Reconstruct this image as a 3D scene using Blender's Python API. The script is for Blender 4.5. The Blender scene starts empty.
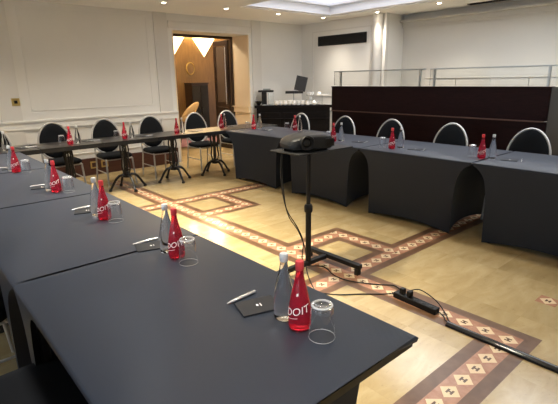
import bpy, bmesh, math, random
from mathutils import Vector, Matrix, Euler
random.seed(7)
PI = math.pi
scn = bpy.context.scene
COL = scn.collection

# ------------------------------------------------------------------ materials
def mat(name, col, rough=.5, metal=0., spec=.5, sheen=0., trans=0., ior=1.45, emit=None, estr=0., coat=0.):
    m = bpy.data.materials.new(name); m.use_nodes = True
    b = m.node_tree.nodes['Principled BSDF']
    b.inputs['Base Color'].default_value = (*col, 1)
    b.inputs['Roughness'].default_value = rough
    b.inputs['Metallic'].default_value = metal
    b.inputs['Specular IOR Level'].default_value = spec
    b.inputs['Sheen Weight'].default_value = sheen
    b.inputs['Transmission Weight'].default_value = trans
    b.inputs['IOR'].default_value = ior
    b.inputs['Coat Weight'].default_value = coat
    if emit:
        b.inputs['Emission Color'].default_value = (*emit, 1)
        b.inputs['Emission Strength'].default_value = estr
    return m

class NT:
    """tiny node helper"""
    def __init__(s, m): s.t = m.node_tree; s.b = s.t.nodes['Principled BSDF']
    def n(s, typ, **kw):
        x = s.t.nodes.new(typ)
        for k, v in kw.items(): setattr(x, k, v)
        return x
    def l(s, a, b): s.t.links.new(a, b)
    def math(s, op, a, b=None, c=None):
        x = s.n('ShaderNodeMath', operation=op)
        for i, v in enumerate((a, b, c)):
            if v is None: continue
            if isinstance(v, (int, float)): x.inputs[i].default_value = v
            else: s.l(v, x.inputs[i])
        return x.outputs[0]
    def mix(s, f, a, b, mode='MIX'):
        x = s.n('ShaderNodeMix', data_type='RGBA', blend_type=mode)
        for i, v in ((0, f), (6, a), (7, b)):
            if isinstance(v, (int, float)): x.inputs[i].default_value = v
            elif isinstance(v, tuple): x.inputs[i].default_value = (*v, 1)
            else: s.l(v, x.inputs[i])
        return x.outputs[2]
    def pos(s):
        g = s.n('ShaderNodeNewGeometry'); x = s.n('ShaderNodeSeparateXYZ'); s.l(g.outputs['Position'], x.inputs[0])
        return g.outputs['Position'], x.outputs
    def obj(s):
        g = s.n('ShaderNodeTexCoord'); return g.outputs['Object']
    def noise(s, vec, scale, detail=4, rough=.55, dist=0):
        x = s.n('ShaderNodeTexNoise'); x.inputs['Scale'].default_value = scale
        x.inputs['Detail'].default_value = detail; x.inputs['Roughness'].default_value = rough
        x.inputs['Distortion'].default_value = dist
        s.l(vec, x.inputs['Vector']); return x.outputs['Fac']
    def scale(s, vec, v):
        x = s.n('ShaderNodeMapping'); x.inputs['Scale'].default_value = v; s.l(vec, x.inputs[0]); return x.outputs[0]
    def ramp(s, f, stops):
        x = s.n('ShaderNodeValToRGB'); r = x.color_ramp
        while len(r.elements) < len(stops): r.elements.new(.5)
        for e, (p, c) in zip(r.elements, stops): e.position = p; e.color = (*c, 1)
        s.l(f, x.inputs[0]); return x.outputs[0]
    def bump(s, h, strength=.2, dist=.01):
        x = s.n('ShaderNodeBump'); x.inputs['Strength'].default_value = strength; x.inputs['Distance'].default_value = dist
        s.l(h, x.inputs['Height']); s.l(x.outputs[0], s.b.inputs['Normal'])

def m_paint(name, col, rough=.6, var=.04):
    m = mat(name, col, rough, spec=.3); k = NT(m); v, _ = k.pos()
    f = k.noise(v, 1.7, 3)
    k.l(k.mix(f, tuple(c*(1-var) for c in col), tuple(min(1, c*(1+var)) for c in col)), k.b.inputs['Base Color'])
    k.bump(k.noise(v, 160, 2), .04, .002)
    return m

def m_travertine():
    m = mat('travertine', (.6, .45, .24), .2, spec=.45); k = NT(m); v, x = k.pos()
    # square tiles on a 0.43 m grid, each with its own tone
    S = .43
    fx = k.math('FLOOR', k.math('DIVIDE', k.math('ADD', x[0], .33), S*1.5))
    fy = k.math('FLOOR', k.math('DIVIDE', k.math('ADD', x[1], -.08), S))
    cb = k.n('ShaderNodeCombineXYZ'); k.l(fx, cb.inputs[0]); k.l(fy, cb.inputs[1])
    wn = k.n('ShaderNodeTexWhiteNoise', noise_dimensions='2D'); k.l(cb.outputs[0], wn.inputs['Vector'])
    off = k.n('ShaderNodeVectorMath', operation='ADD'); k.l(v, off.inputs[0]); k.l(wn.outputs['Color'], off.inputs[1])
    st = k.noise(k.scale(off.outputs[0], (1.0, 2.6, 1)), 3.2, 7, .62, .6)
    fine = k.noise(off.outputs[0], 34, 6, .7, .3)
    base = k.ramp(st, [(.25, (.415, .30, .14)), (.5, (.49, .37, .187)), (.75, (.565, .447, .25))])
    t = k.mix(wn.outputs['Value'], (.86, .85, .82), (1.06, 1.06, 1.07))
    c = k.mix(1., base, t, 'MULTIPLY')
    pit = k.ramp(fine, [(.27, (.45, .45, .45)), (.4, (1, 1, 1))])
    c = k.mix(.55, c, pit, 'MULTIPLY')
    # joints
    def edge(o, offs, s):
        f = k.math('FRACT', k.math('DIVIDE', k.math('ADD', o, offs), s))
        d = k.math('MINIMUM', f, k.math('SUBTRACT', 1., f)); return k.math('MULTIPLY', d, s)
    d = k.math('MINIMUM', edge(x[0], .33, S*1.5), edge(x[1], -.08, S))
    j = k.math('LESS_THAN', d, .0015)
    c = k.mix(k.math('MULTIPLY', j, .2), c, (.33, .23, .11))
    k.l(c, k.b.inputs['Base Color'])
    k.l(k.math('ADD', k.math('MULTIPLY', fine, .14), .10), k.b.inputs['Roughness'])
    k.bump(fine, .05, .002)
    return m

def m_inlay_dark():
    m = mat('inlay_dark', (.2, .11, .06), .28, spec=.3); k = NT(m); v, x = k.pos()
    f = k.noise(v, 9, 5); k.l(k.ramp(f, [(.3, (.12, .062, .032)), (.7, (.19, .105, .058))]), k.b.inputs['Base Color'])
    return m

def m_inlay_pattern(axis, centre_cross, phase):
    """cream diamonds with a dark heart in a pinkish band; axis = the coordinate that runs along the band"""
    m = mat('inlay_diamonds', (.5, .3, .2), .25, spec=.35); k = NT(m); v, x = k.pos()
    P = .1365
    u = k.math('DIVIDE', k.math('ABSOLUTE', k.math('SUBTRACT', x[1-axis], centre_cross)), .064)
    w = k.math('SUBTRACT', k.math('FRACT', k.math('ADD', k.math('DIVIDE', k.math('SUBTRACT', x[axis], phase), P), .5)), .5)
    w = k.math('MULTIPLY', k.math('ABSOLUTE', w), 2.)
    d = k.math('ADD', u, w)
    cream = k.math('LESS_THAN', d, .86)
    heart = k.math('LESS_THAN', k.math('MAXIMUM', k.math('MULTIPLY', u, 1.), k.math('MULTIPLY', w, 1.)), .27)
    cutx = k.math('GREATER_THAN', k.math('ABSOLUTE', k.math('SUBTRACT', u, .0)), .09)
    cuty = k.math('LESS_THAN', w, .09)
    heart = k.math('MULTIPLY', heart, k.math('MAXIMUM', cutx, cuty))
    f = k.noise(v, 20, 5)
    bg = k.ramp(f, [(.3, (.36, .165, .095)), (.7, (.50, .27, .17))])
    c = k.mix(cream, bg, (.76, .58, .36))
    c = k.mix(heart, c, (.13, .075, .05))
    k.l(c, k.b.inputs['Base Color'])
    return m

def m_cover():
    m = mat('stretch_fabric', (.02, .03, .05), .55, spec=.42, sheen=.1); k = NT(m); v, x = k.pos()
    k.b.inputs['Sheen Roughness'].default_value = .45
    k.b.inputs['Sheen Tint'].default_value = (.75, .82, 1, 1)
    f = k.noise(v, 5, 3); k.l(k.mix(f, (.013, .0177, .029), (.0153, .021, .034)), k.b.inputs['Base Color'])
    k.bump(k.noise(v, 420, 2), .12, .002)
    return m

def m_wood(name, a, b, rough=.3, grain=(14, 14, 1.2), coat=.0, spec=.5):
    m = mat(name, a, rough, coat=coat, spec=spec); k = NT(m); v = k.obj()
    f = k.noise(k.scale(v, grain), 2.2, 6, .6, 1.2)
    k.l(k.ramp(f, [(.3, a), (.7, b)]), k.b.inputs['Base Color'])
    return m

def m_clear(name, tint=(1, 1, 1), refl=.9, ior=1.45, facing=False):
    """thin clear pane: passes light straight through and mirrors at grazing angles"""
    m = bpy.data.materials.new(name); m.use_nodes = True; t = m.node_tree; t.nodes.clear()
    o = t.nodes.new('ShaderNodeOutputMaterial'); a = t.nodes.new('ShaderNodeBsdfTransparent'); g = t.nodes.new('ShaderNodeBsdfGlossy')
    a.inputs[0].default_value = (*tint, 1); g.inputs[0].default_value = (refl, refl, refl, 1); g.inputs['Roughness'].default_value = .03
    f = t.nodes.new('ShaderNodeFresnel'); f.inputs['IOR'].default_value = ior; mx = t.nodes.new('ShaderNodeMixShader')
    if facing:
        lw = t.nodes.new('ShaderNodeLayerWeight'); lw.inputs[0].default_value = .5; pw = t.nodes.new('ShaderNodeMath'); pw.operation = 'POWER'; pw.inputs[1].default_value = 2.
        ml = t.nodes.new('ShaderNodeMath'); ml.operation = 'MULTIPLY_ADD'; ml.inputs[1].default_value = .85; ml.inputs[2].default_value = .05
        t.links.new(lw.outputs['Facing'], pw.inputs[0]); t.links.new(pw.outputs[0], ml.inputs[0]); t.links.new(ml.outputs[0], mx.inputs[0])
    else: t.links.new(f.outputs[0], mx.inputs[0])
    t.links.new(a.outputs[0], mx.inputs[1]); t.links.new(g.outputs[0], mx.inputs[2])
    t.links.new(mx.outputs[0], o.inputs[0]); return m

M = {}
M['wall'] = m_paint('cream_wall', (.76, .745, .705))
M['wall_white'] = m_paint('white_plaster', (.68, .66, .62))
M['reveal'] = m_paint('reveal_cream', (.82, .68, .48))
M['ceiling'] = m_paint('ceiling_white', (.88, .88, .875))
M['floor'] = m_travertine()
M['dark'] = m_inlay_dark()
M['pat_y'] = m_inlay_pattern(1, 2.56, .88)
M['pat_y2'] = m_inlay_pattern(1, 3.245, 2.63)
M['pat_x_near'] = m_inlay_pattern(0, .88, 2.56)
M['pat_x_mid'] = m_inlay_pattern(0, 2.15, 2.56)
M['pat_x_box'] = m_inlay_pattern(0, 2.84, 2.56)
M['pat_x_box2'] = m_inlay_pattern(0, 4.365, 2.56)
M['pat_x_far'] = m_inlay_pattern(0, 5.075, 2.56)
M['pat_ins'] = m_inlay_pattern(0, .895, 3.25)
M['cover'] = m_cover()
M['seat'] = mat('charcoal_upholstery', (.007, .008, .010), .9, spec=.12, sheen=.03)
M['silver'] = mat('silver_paint', (.52, .51, .49), .4, metal=.5)
M['chrome'] = mat('chrome', (.75, .75, .75), .15, metal=1)
M['iron'] = mat('black_cast_iron', (.012, .012, .013), .38)
M['table_wood'] = m_wood('dark_table_wood', (.012, .0105, .010), (.021, .018, .016), .3, (2, 22, 2))
M['mahogany'] = m_wood('dark_mahogany', (.0125, .0040, .0044), (.021, .0066, .0064), .5, (14, 2, 14), spec=.16)
M['bronze'] = mat('bronze_trim', (.16, .085, .06), .4, metal=.5)
M['skirting'] = m_wood('brown_skirting', (.055, .02, .014), (.09, .034, .022), .35, (2, 14, 14))
M['oak'] = m_wood('warm_panelling', (.12, .066, .021), (.2, .115, .038), .4, (9, 9, .9))
M['darkwood'] = m_wood('door_wood', (.022, .012, .008), (.045, .024, .014), .35)
M['black'] = mat('black_plastic', (.009, .009, .010), .5, spec=.35)
M['black_gloss'] = mat('black_gloss', (.012, .012, .014), .18)
M['cover_plastic'] = mat('shiny_black_plastic', (.014, .014, .017), .12, spec=.8)
M['buffet'] = mat('near_black_wood', (.005, .0032, .003), .5, spec=.2)
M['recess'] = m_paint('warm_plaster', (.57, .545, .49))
M['cupboard'] = m_paint('cupboard_paint', (.54, .51, .45))
M['rim_highlight'] = mat('rim_highlight', (.86, .88, .9), .12, trans=.45)  # whitish tone painted in for bright highlights along the tumbler rims
M['grey_plastic'] = mat('dark_grey_plastic', (.012, .0125, .014), .4, spec=.3)
M['rubber'] = mat('black_rubber', (.01, .01, .01), .6)
M['brass'] = mat('brass', (.62, .46, .17), .3, metal=.9)
M['white'] = mat('white_china', (.92, .92, .91), .2)
M['paper_dark'] = mat('dark_notepad', (.022, .024, .029), .5, spec=.3)
M['paper'] = mat('white_paper', (.8, .8, .78), .6)
M['pen'] = mat('silver_pen', (.72, .72, .74), .25, metal=.6)
M['glass'] = mat('bottle_glass', (.97, .985, 1.), .02, trans=1, ior=1.33)
M['tumbler'] = m_clear('tumbler_glass', (.97, .975, .98), .95, facing=True)
M['red_glass'] = mat('red_glass', (.88, .045, .09), .06, trans=.8, ior=1.33)
M['red_cap'] = mat('red_cap', (.62, .05, .06), .35)
M['cap'] = mat('clear_cap', (.78, .8, .82), .3, trans=.2)
M['ink'] = mat('white_ink', (.88, .86, .86), .5)
M['rail_pane'] = m_clear('rail_pane', (.985, .99, .985), .28)
M['pane'] = m_clear('clear_pane', (.97, .98, .975))
M['steel'] = mat('brushed_steel', (.42, .43, .42), .35, metal=.8)
M['carpet'] = m_paint('mauve_carpet', (.30, .16, .19), .95, .2)
M['tan'] = mat('tan_upholstery', (.55, .36, .15), .6)
M['grey_paint'] = m_paint('grey_paint', (.115, .108, .10), .5)
M['mirror_grey'] = mat('smoked_panel', (.12, .085, .06), .25)
M['lamp'] = mat('lamp_glow', (1, 1, 1), .5, emit=(1, .88, .68), estr=26)
M['sconce'] = mat('sconce_glow', (1, .9, .7), .5, emit=(1, .70, .34), estr=3.2)
M['cove'] = mat('cove_glow', (1, 1, 1), .5, emit=(.83, .86, 1.0), estr=.72)
M['added_lamp_glow'] = mat('added_lamp_glow', (1, 1, 1), .5, emit=(.90, .95, 1.0), estr=5)
M['cove_white'] = m_paint('cove_plaster', (.82, .83, .85))

# ------------------------------------------------------------------ mesh helpers
class MB:
    def __init__(s): s.bm = bmesh.new()
    def box(s, x0, x1, y0, y1, z0, z1, mx=None, mi=0, bev=0):
        b = bmesh.new()
        r = bmesh.ops.create_cube(b, size=1)
        bmesh.ops.scale(b, vec=(x1-x0, y1-y0, z1-z0), verts=b.verts)
        bmesh.ops.translate(b, vec=((x0+x1)/2, (y0+y1)/2, (z0+z1)/2), verts=b.verts)
        if bev: bmesh.ops.bevel(b, geom=b.edges[:], offset=bev, segments=2, profile=.5, affect='EDGES')
        if mx: bmesh.ops.transform(b, matrix=mx, verts=b.verts)
        for f in b.faces: f.material_index = mi
        s.add(b); return s
    def add(s, b):
        me = bpy.data.meshes.new('tmp'); b.to_mesh(me); b.free(); s.bm.from_mesh(me); bpy.data.meshes.remove(me)
    def tube(s, pts, r, n=8, closed=False, cap=True):
        pts = [Vector(p) for p in pts]; N = len(pts); rs = r if isinstance(r, (list, tuple)) else [r]*N
        rings = []; prev = None
        for i, p in enumerate(pts):
            a = pts[(i-1) % N] if (i or closed) else p; c = pts[(i+1) % N] if (i < N-1 or closed) else p
            t = (c-a).normalized()
            if prev is None:
                up = Vector((0, 0, 1)) if abs(t.z) < .9 else Vector((1, 0, 0)); u = t.cross(up).normalized()
            else: u = (prev - t*prev.dot(t)).normalized()
            prev = u; w = t.cross(u)
            rings.append([s.bm.verts.new(p + (u*math.cos(2*PI*k/n) + w*math.sin(2*PI*k/n))*rs[i]) for k in range(n)])
        for i in range(N if closed else N-1):
            A, B = rings[i], rings[(i+1) % N]
            for k in range(n): s.bm.faces.new((A[k], A[(k+1) % n], B[(k+1) % n], B[k]))
        if cap and not closed:
            s.bm.faces.new(rings[0][::-1]); s.bm.faces.new(rings[-1])
        return s
    def lathe(s, prof, n=24, c=(0, 0, 0), mx=None, cap=True):
        b = bmesh.new(); rings = []
        for r, z in prof:
            if r < 1e-5: rings.append([b.verts.new((c[0], c[1], c[2]+z))])
            else: rings.append([b.verts.new((c[0]+r*math.cos(2*PI*k/n), c[1]+r*math.sin(2*PI*k/n), c[2]+z)) for k in range(n)])
        for A, B in zip(rings, rings[1:]):
            for k in range(n):
                k2 = (k+1) % n
                if len(A) == 1 and len(B) == 1: continue
                if len(A) == 1: b.faces.new((A[0], B[k2], B[k]))
                elif len(B) == 1: b.faces.new((A[k], A[k2], B[0]))
                else: b.faces.new((A[k], A[k2], B[k2], B[k]))
        if cap:
            if len(rings[0]) > 1: b.faces.new(rings[0][::-1])
            if len(rings[-1]) > 1: b.faces.new(rings[-1])
        if mx: bmesh.ops.transform(b, matrix=mx, verts=b.verts)
        s.add(b); return s
    def prism(s, poly, z0, z1, mx=None):
        b = bmesh.new(); lo = [b.verts.new((x, y, z0)) for x, y in poly]; hi = [b.verts.new((x, y, z1)) for x, y in poly]
        n = len(poly); b.faces.new(lo[::-1]); b.faces.new(hi)
        for i in range(n): b.faces.new((lo[i], lo[(i+1) % n], hi[(i+1) % n], hi[i]))
        bmesh.ops.recalc_face_normals(b, faces=b.faces)
        if mx: bmesh.ops.transform(b, matrix=mx, verts=b.verts)
        s.add(b); return s
    def ellipsoid(s, c, r, mx=None, u=20, v=12, power=1):
        b = bmesh.new(); bmesh.ops.create_uvsphere(b, u_segments=u, v_segments=v, radius=1)
        bmesh.ops.scale(b, vec=r, verts=b.verts); 
        if mx: bmesh.ops.transform(b, matrix=mx, verts=b.verts)
        bmesh.ops.translate(b, vec=c, verts=b.verts); s.add(b); return s
    def build(s, name, m, parent=None, smooth=False, angle=40):
        me = bpy.data.meshes.new(name); bmesh.ops.recalc_face_normals(s.bm, faces=s.bm.faces); s.bm.to_mesh(me); s.bm.free()
        for x in (m if isinstance(m, (list, tuple)) else [m]): me.materials.append(x)
        if smooth:
            for p in me.polygons: p.use_smooth = True
            me.set_sharp_from_angle(angle=math.radians(angle))
        o = bpy.data.objects.new(name, me); COL.objects.link(o)
        if parent: o.parent = parent
        return o

def tag(o, label=None, cat=None, group=None, kind=None):
    if label: o['label'] = label
    if cat: o['category'] = cat
    if group: o['group'] = group
    if kind: o['kind'] = kind
    return o
def thing(name, label, cat, loc=(0, 0, 0), rz=0, group=None):
    o = bpy.data.objects.new(name, None); COL.objects.link(o); o.empty_display_size = .1
    o.location = loc; o.rotation_euler = (0, 0, rz); return tag(o, label, cat, group)
def copy_tree(o, parent=None):
    c = o.copy(); COL.objects.link(c); c.parent = parent
    for ch in list(o.children): copy_tree(ch, c)
    return c
def dup(o, loc, rz, label):
    c = copy_tree(o); c.location = loc; c.rotation_euler = (0, 0, rz); c['label'] = label; return c
def struct(name, mb, m, smooth=False):
    o = mb.build(name, m, None, smooth); o['kind'] = 'structure'; return o
def T(x, y, z, rz=0): return Matrix.Translation((x, y, z)) @ Matrix.Rotation(rz, 4, 'Z')

CZ = 2.68            # ceiling height
RD = .60             # depth of the doorway
YB = 7.70            # back wall
XV = 7.45            # wall with the grille
XF = 8.0             # recessed far wall

# ------------------------------------------------------------------ floor with inlaid bands
def build_floor():
    D = []   # (x0,x1,y0,y1,material index) later entries win
    MI = dict(floor=0, dark=1, pat_y=2, pat_y2=3, pat_x_near=4, pat_x_mid=5, pat_x_box=6, pat_x_box2=7, pat_x_far=8, pat_ins=9)
    w = .075
    def band(x0, x1, y0, y1): D.append((x0, x1, y0, y1, 1))
    def core(x0, x1, y0, y1, k): D.append((x0, x1, y0, y1, MI[k]))
    # outer dark shapes
    band(2.42, 2.70, .74, 6.9)
    band(-1.2, 2.70, .74, 1.02)
    for y0, y1 in ((2.01, 2.29), (4.935, 5.215)): band(-1.2, 4.9, y0, y1)
    band(2.42, 3.385, 2.70, 2.98); band(3.105, 3.385, 2.01, 2.98)
    band(2.42, 3.385, 4.225, 4.505); band(3.105, 3.385, 4.225, 5.215)
    # cores
    core(-1.2, 2.625, .815, .945, 'pat_x_near')
    core(-1.2, 4.9, 2.085, 2.215, 'pat_x_mid'); core(-1.2, 4.9, 5.01, 5.14, 'pat_x_far')
    core(2.56, 3.31, 2.775, 2.905, 'pat_x_box'); core(2.56, 3.31, 4.30, 4.43, 'pat_x_box2')
    core(3.18, 3.31, 2.15, 2.905, 'pat_y2'); core(3.18, 3.31, 4.30, 5.08, 'pat_y2')
    core(2.495, 2.625, .815, 6.9, 'pat_y')
    core(3.185, 3.315, .83, .96, 'pat_ins')
    xs = sorted({-2.3, 9.2} | {v for d in D for v in d[:2]}); ys = sorted({-2.6, 9.4} | {v for d in D for v in d[2:4]})
    bm = bmesh.new(); V = {}
    def vert(i, j):
        if (i, j) not in V: V[i, j] = bm.verts.new((xs[i], ys[j], 0))
        return V[i, j]
    for i in range(len(xs)-1):
        for j in range(len(ys)-1):
            cx, cy = (xs[i]+xs[i+1])/2, (ys[j]+ys[j+1])/2; k = 0
            for x0, x1, y0, y1, mi in D:
                if x0 < cx < x1 and y0 < cy < y1: k = mi
            f = bm.faces.new((vert(i, j), vert(i+1, j), vert(i+1, j+1), vert(i, j+1))); f.material_index = k
    # slab underside so the floor has thickness
    mb = MB(); mb.bm.free(); mb.bm = bm
    mb.box(-2.3, 9.2, -2.6, 9.4, -.12, -.004)
    o = mb.build('floor', [M[k] for k in MI]); o['kind'] = 'structure'
build_floor()

# ------------------------------------------------------------------ ceiling with long coffer
CX0, CX1, CY0, CY1 = 4.77, 6.95, -1.2, 6.40
mb = MB()
for a in ((-2.3, CX0, -2.6, YB+RD), (CX1, 8.1, -2.6, YB+RD), (CX0, CX1, CY1, YB+RD), (CX0, CX1, -2.6, CY0)):
    mb.box(a[0], a[1], a[2], a[3], CZ, CZ+.5)
struct('ceiling', mb, M['ceiling'])
def rect_frame(mb, x0, x1, y0, y1, w, z0, z1):
    mb.box(x0, x1, y0, y0+w, z0, z1); mb.box(x0, x1, y1-w, y1, z0, z1)
    mb.box(x0, x0+w, y0+w, y1-w, z0, z1); mb.box(x1-w, x1, y0+w, y1-w, z0, z1)
mb = MB(); rect_frame(mb, CX0, CX1, CY0, CY1, .07, CZ+.02, CZ+.06); struct('trim_1', mb, M['cove_white'])
mb = MB(); rect_frame(mb, CX0, CX1, CY0, CY1, .10, CZ+.18, CZ+.22); struct('trim_2', mb, M['cove_white'])
o = MB().box(CX0+.002, CX1-.002, CY0+.002, CY1-.002, CZ+.40, CZ+.44).build('coffer_glow_panel', M['cove'])  # panel's own glow stands in for cove light on pale plaster
tag(o, 'pale panel in the ceiling coffer, its glow standing in for cove light', 'ceiling light')
for i, (y, w_) in enumerate(((-.2, 'front'), (1.5, 'middle'), (3.2, 'rear'))):  # lamps added out of view to light the room from the coffer
    t = thing('added_coffer_lamp', 'unseen square lamp added in the ceiling coffer for light, %s of three' % w_, 'ceiling light', (5.86, y, CZ+.399), 0, 'added coffer lamps')
    MB().box(-.62, .62, -.62, .62, -.03, 0).build('housing', M['cove_white'], t); MB().box(-.58, .58, -.58, .58, -.034, -.0301).build('diffuser', M['added_lamp_glow'], t)

# ------------------------------------------------------------------ walls
DX0, DX1, DZ, RD = 4.19, 5.93, 2.40, .60     # doorway
mb = MB()
mb.box(-2.3, DX0, YB, YB+RD, 0, CZ); mb.box(DX1, XV+.7, YB, YB+RD, 0, CZ); mb.box(DX0, DX1, YB, YB+RD, DZ, CZ)
struct('wall_back', mb, M['wall'])
mb = MB(); mb.box(XV, XF+.1, 5.40, YB, 0, CZ); struct('wall_right', mb, M['wall'])
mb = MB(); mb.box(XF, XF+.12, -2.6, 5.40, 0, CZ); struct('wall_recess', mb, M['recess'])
mb = MB()                                             # wall with three windows, behind the left table row
wy = [(-1.6, .4), (1.4, 3.4), (4.4, 6.4)]; z0, z1 = .55, 2.35
mb.box(-2.42, -2.3, -2.6, YB, 0, z0); mb.box(-2.42, -2.3, -2.6, YB, z1, CZ)
e = [-2.6] + [v for p in wy for v in p] + [YB]
for i in range(0, len(e), 2): mb.box(-2.42, -2.3, e[i], e[i+1], z0, z1)
struct('wall_left', mb, M['wall'])
for i, (a, b) in enumerate(wy):
    mb = MB(); 
    for (p, q, r, s_) in ((a, a+.06, z0, z1), (b-.06, b, z0, z1), (a, b, z0, z0+.06), (a, b, z1-.06, z1), ((a+b)/2-.03, (a+b)/2+.03, z0, z1)):
        mb.box(-2.40, -2.34, p, q, r, s_)
    w = struct('window_%d' % (i+1), mb, M['wall_white'])
    MB().box(-2.375, -2.369, a+.06, b-.06, z0+.06, z1-.06).build('window_pane', M['pane'], w)
mb = MB(); mb.box(-2.42, XF+.12, -2.72, -2.6, 0, CZ); struct('wall_front', mb, M['wall'])

# mouldings of the back wall
mb = MB()
def rail(mb, x0, x1, y, prof):
    for z0, z1, d in prof: mb.box(x0, x1, y-d, y, z0, z1)
PR = [(.835, .855, .030), (.855, .925, .022), (.925, .945, .030), (.945, .968, .040)]
rail(mb, -2.3, DX0, YB, PR); rail(mb, DX1, XV, YB, PR); struct('trim_3', mb, M['wall'])
def frame_xz(mb, x0, x1, z0, z1, y, w=.022, d=.014):
    mb.box(x0, x1, y-d, y, z0, z0+w, bev=.004); mb.box(x0, x1, y-d, y, z1-w, z1, bev=.004)
    mb.box(x0, x0+w, y-d, y, z0+w, z1-w, bev=.004); mb.box(x1-w, x1, y-d, y, z0+w, z1-w, bev=.004)
mb = MB()
frame_xz(mb, 1.72, 3.72, 1.10, 2.60, YB, .02, .006); frame_xz(mb, 1.80, 3.62, .37, .82, YB)
frame_xz(mb, -1.6, 1.1, 1.13, 2.42, YB); frame_xz(mb, -1.6, 1.1, .37, .82, YB)
struct('trim_4', mb, M['wall'])
mb = MB()                                             # pilasters on the back wall
for x0, x1 in ((1.30, 1.58), (3.84, 4.10), (6.0, 6.24)):
    mb.box(x0, x1, YB-.018, YB, .29, CZ)
struct('trim_5', mb, M['wall_white'])
mb = MB()                                             # architrave over the doorway
mb.box(4.12, 5.97, YB-.035, YB, DZ+.13, DZ+.155); mb.box(4.12, 5.97, YB-.02, YB, DZ+.03, DZ+.13)
struct('trim_6', mb, M['wall_white'])
mb = MB()                                             # left jamb and right reveal linings
mb.box(DX1-.02, DX1, YB-.005, YB+RD, .0, DZ); mb.box(DX0, DX0+.02, YB-.005, YB+RD, 0, DZ)
for z0, z1, d in PR: mb.box(DX1-.02-d, DX1-.02, YB, YB+RD, z0, z1)
mb.box(DX1-.035, DX1-.02, YB+.06, YB+.5, .38, .40); mb.box(DX1-.035, DX1-.02, YB+.06, YB+.5, .80, .82)
struct('trim_7', mb, M['reveal'])
mb = MB(); mb.box(-2.3, DX0-.06, YB-.03, YB, 0, .285); mb.box(DX1+.05, XV, YB-.03, YB, 0, .285); struct('baseboard_back', mb, M['skirting'])
mb = MB(); mb.box(DX0, DX1, YB+RD-.06, YB+RD, DZ-.05, DZ-.002); mb.box(DX1-.06, DX1-.021, YB+RD-.05, YB+RD, 0, DZ-.05); struct('trim_8', mb, M['darkwood'])
# mouldings of the wall with the grille
def frame_yz(mb, y0, y1, z0, z1, x, w=.022, d=.014):
    mb.box(x-d, x, y0, y1, z0, z0+w, bev=.004); mb.box(x-d, x, y0, y1, z1-w, z1, bev=.004)
    mb.box(x-d, x, y0, y0+w, z0+w, z1-w, bev=.004); mb.box(x-d, x, y1-w, y1, z0+w, z1-w, bev=.004)
mb = MB(); frame_yz(mb, 5.75, 7.36, 1.13, 2.50, XV); struct('trim_9', mb, M['wall_white'])
mb = MB()
for z0, z1, d in PR: mb.box(XV-d, XV, 5.72, YB, z0, z1)
struct('trim_10', mb, M['wall'])
mb = MB(); mb.lathe([(.135, 0), (.135, .12), (.115, .16), (.105, .2), (.105, CZ-.16), (.12, CZ-.13), (.12, CZ)], 32, (XV-.02, 5.58, 0))
struct('trim_11', mb, M['wall_white'], True)
mb = MB(); mb.box(XV-.04, XV+.05, 5.385, 5.44, 0, CZ); struct('trim_12', mb, M['wall_white'])
mb = MB()                                             # cornice of the recessed wall: dark shadow gap over a projecting band
mb.box(XF-.05, XF, -2.6, 5.40, 2.46, 2.54); mb.box(XF-.15, XF, -2.6, 5.40, 2.54, 2.57); mb.box(XF-.02, XF, -2.6, 5.40, 2.42, 2.46)
struct('trim_13', mb, M['recess'])

# ------------------------------------------------------------------ corridor beyond the doorway
YC = 10.8
mb = MB(); mb.box(2.6, 9.2, YC, YC+.12, 0, 3.0); struct('wall_corridor_back', mb, M['oak'])
mb = MB(); mb.box(2.5, 2.6, YB+RD, YC+.12, 0, 3.0); struct('wall_corridor_left', mb, M['oak'])
mb = MB(); mb.box(9.2, 9.3, YB+RD, YC+.12, 0, 3.0); struct('wall_corridor_right', mb, M['oak'])
mb = MB(); mb.box(2.5, 9.3, YB+RD, YC+.12, 3.0, 3.1); mb.box(2.5, 9.3, YB+RD, YB+RD+.1, CZ, 3.0); struct('ceiling_corridor', mb, M['ceiling'])
mb = MB(); mb.box(2.6, 9.2, 9.4, YC, -.12, .004); struct('floor_corridor', mb, M['carpet'])

def sconce(x, label):
    t = thing('wall_sconce', label, 'wall lamp', (x, YC, 2.12), 0, 'glowing corridor sconces')
    b = MB(); n = 20; R = .33; Hh = .46
    tip = b.bm.verts.new((0, -.03, 0)); ring = [b.bm.verts.new((R*math.cos(PI+PI*k/n), -.015+.62*R*math.sin(PI+PI*k/n), Hh)) for k in range(n+1)]
    for k in range(n): b.bm.faces.new((tip, ring[k+1], ring[k]))
    b.bm.faces.new(ring); b.bm.faces.new((tip, ring[0], ring[-1]))
    b.build('shade', M['sconce'], t)
    MB().box(-.05, .05, -.03, -.001, .1, .34, bev=.005).build('back_plate', M['brass'], t)
sconce(5.86, 'glowing cone wall lamp in the corridor, half hidden by the left door jamb')
sconce(6.78, 'glowing cone wall lamp in the corridor above the dark cabinet')
t = thing('wall_plaque', 'oval wooden plaque on the corridor panelling below the lamps', 'plaque', (6.34, YC, 1.82))
mx = Matrix.Rotation(PI/2, 4, 'X')
MB().lathe([(.0, 0), (.105, 0), (.105, .02), (0, .03)], 32, mx=Matrix.Diagonal((1, 1, 1.3, 1)) @ mx).build('face', M['oak'], t)
b = MB(); b.tube([(.115*math.cos(2*PI*k/32), -.015, .15*math.sin(2*PI*k/32)) for k in range(32)], .016, 8, True); b.build('rim', M['brass'], t, True)
t = thing('corridor_cabinet', 'dark low cabinet against the corridor panelling under the plaque', 'cabinet', (6.39, YC-.002, 0.004))
MB().box(-.25, .25, -.35, 0, .08, 1.42, bev=.004).build('body', M['darkwood'], t)
MB().box(-.26, .26, -.38, 0, 1.42, 1.45, bev=.004).build('top', M['darkwood'], t)
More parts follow.
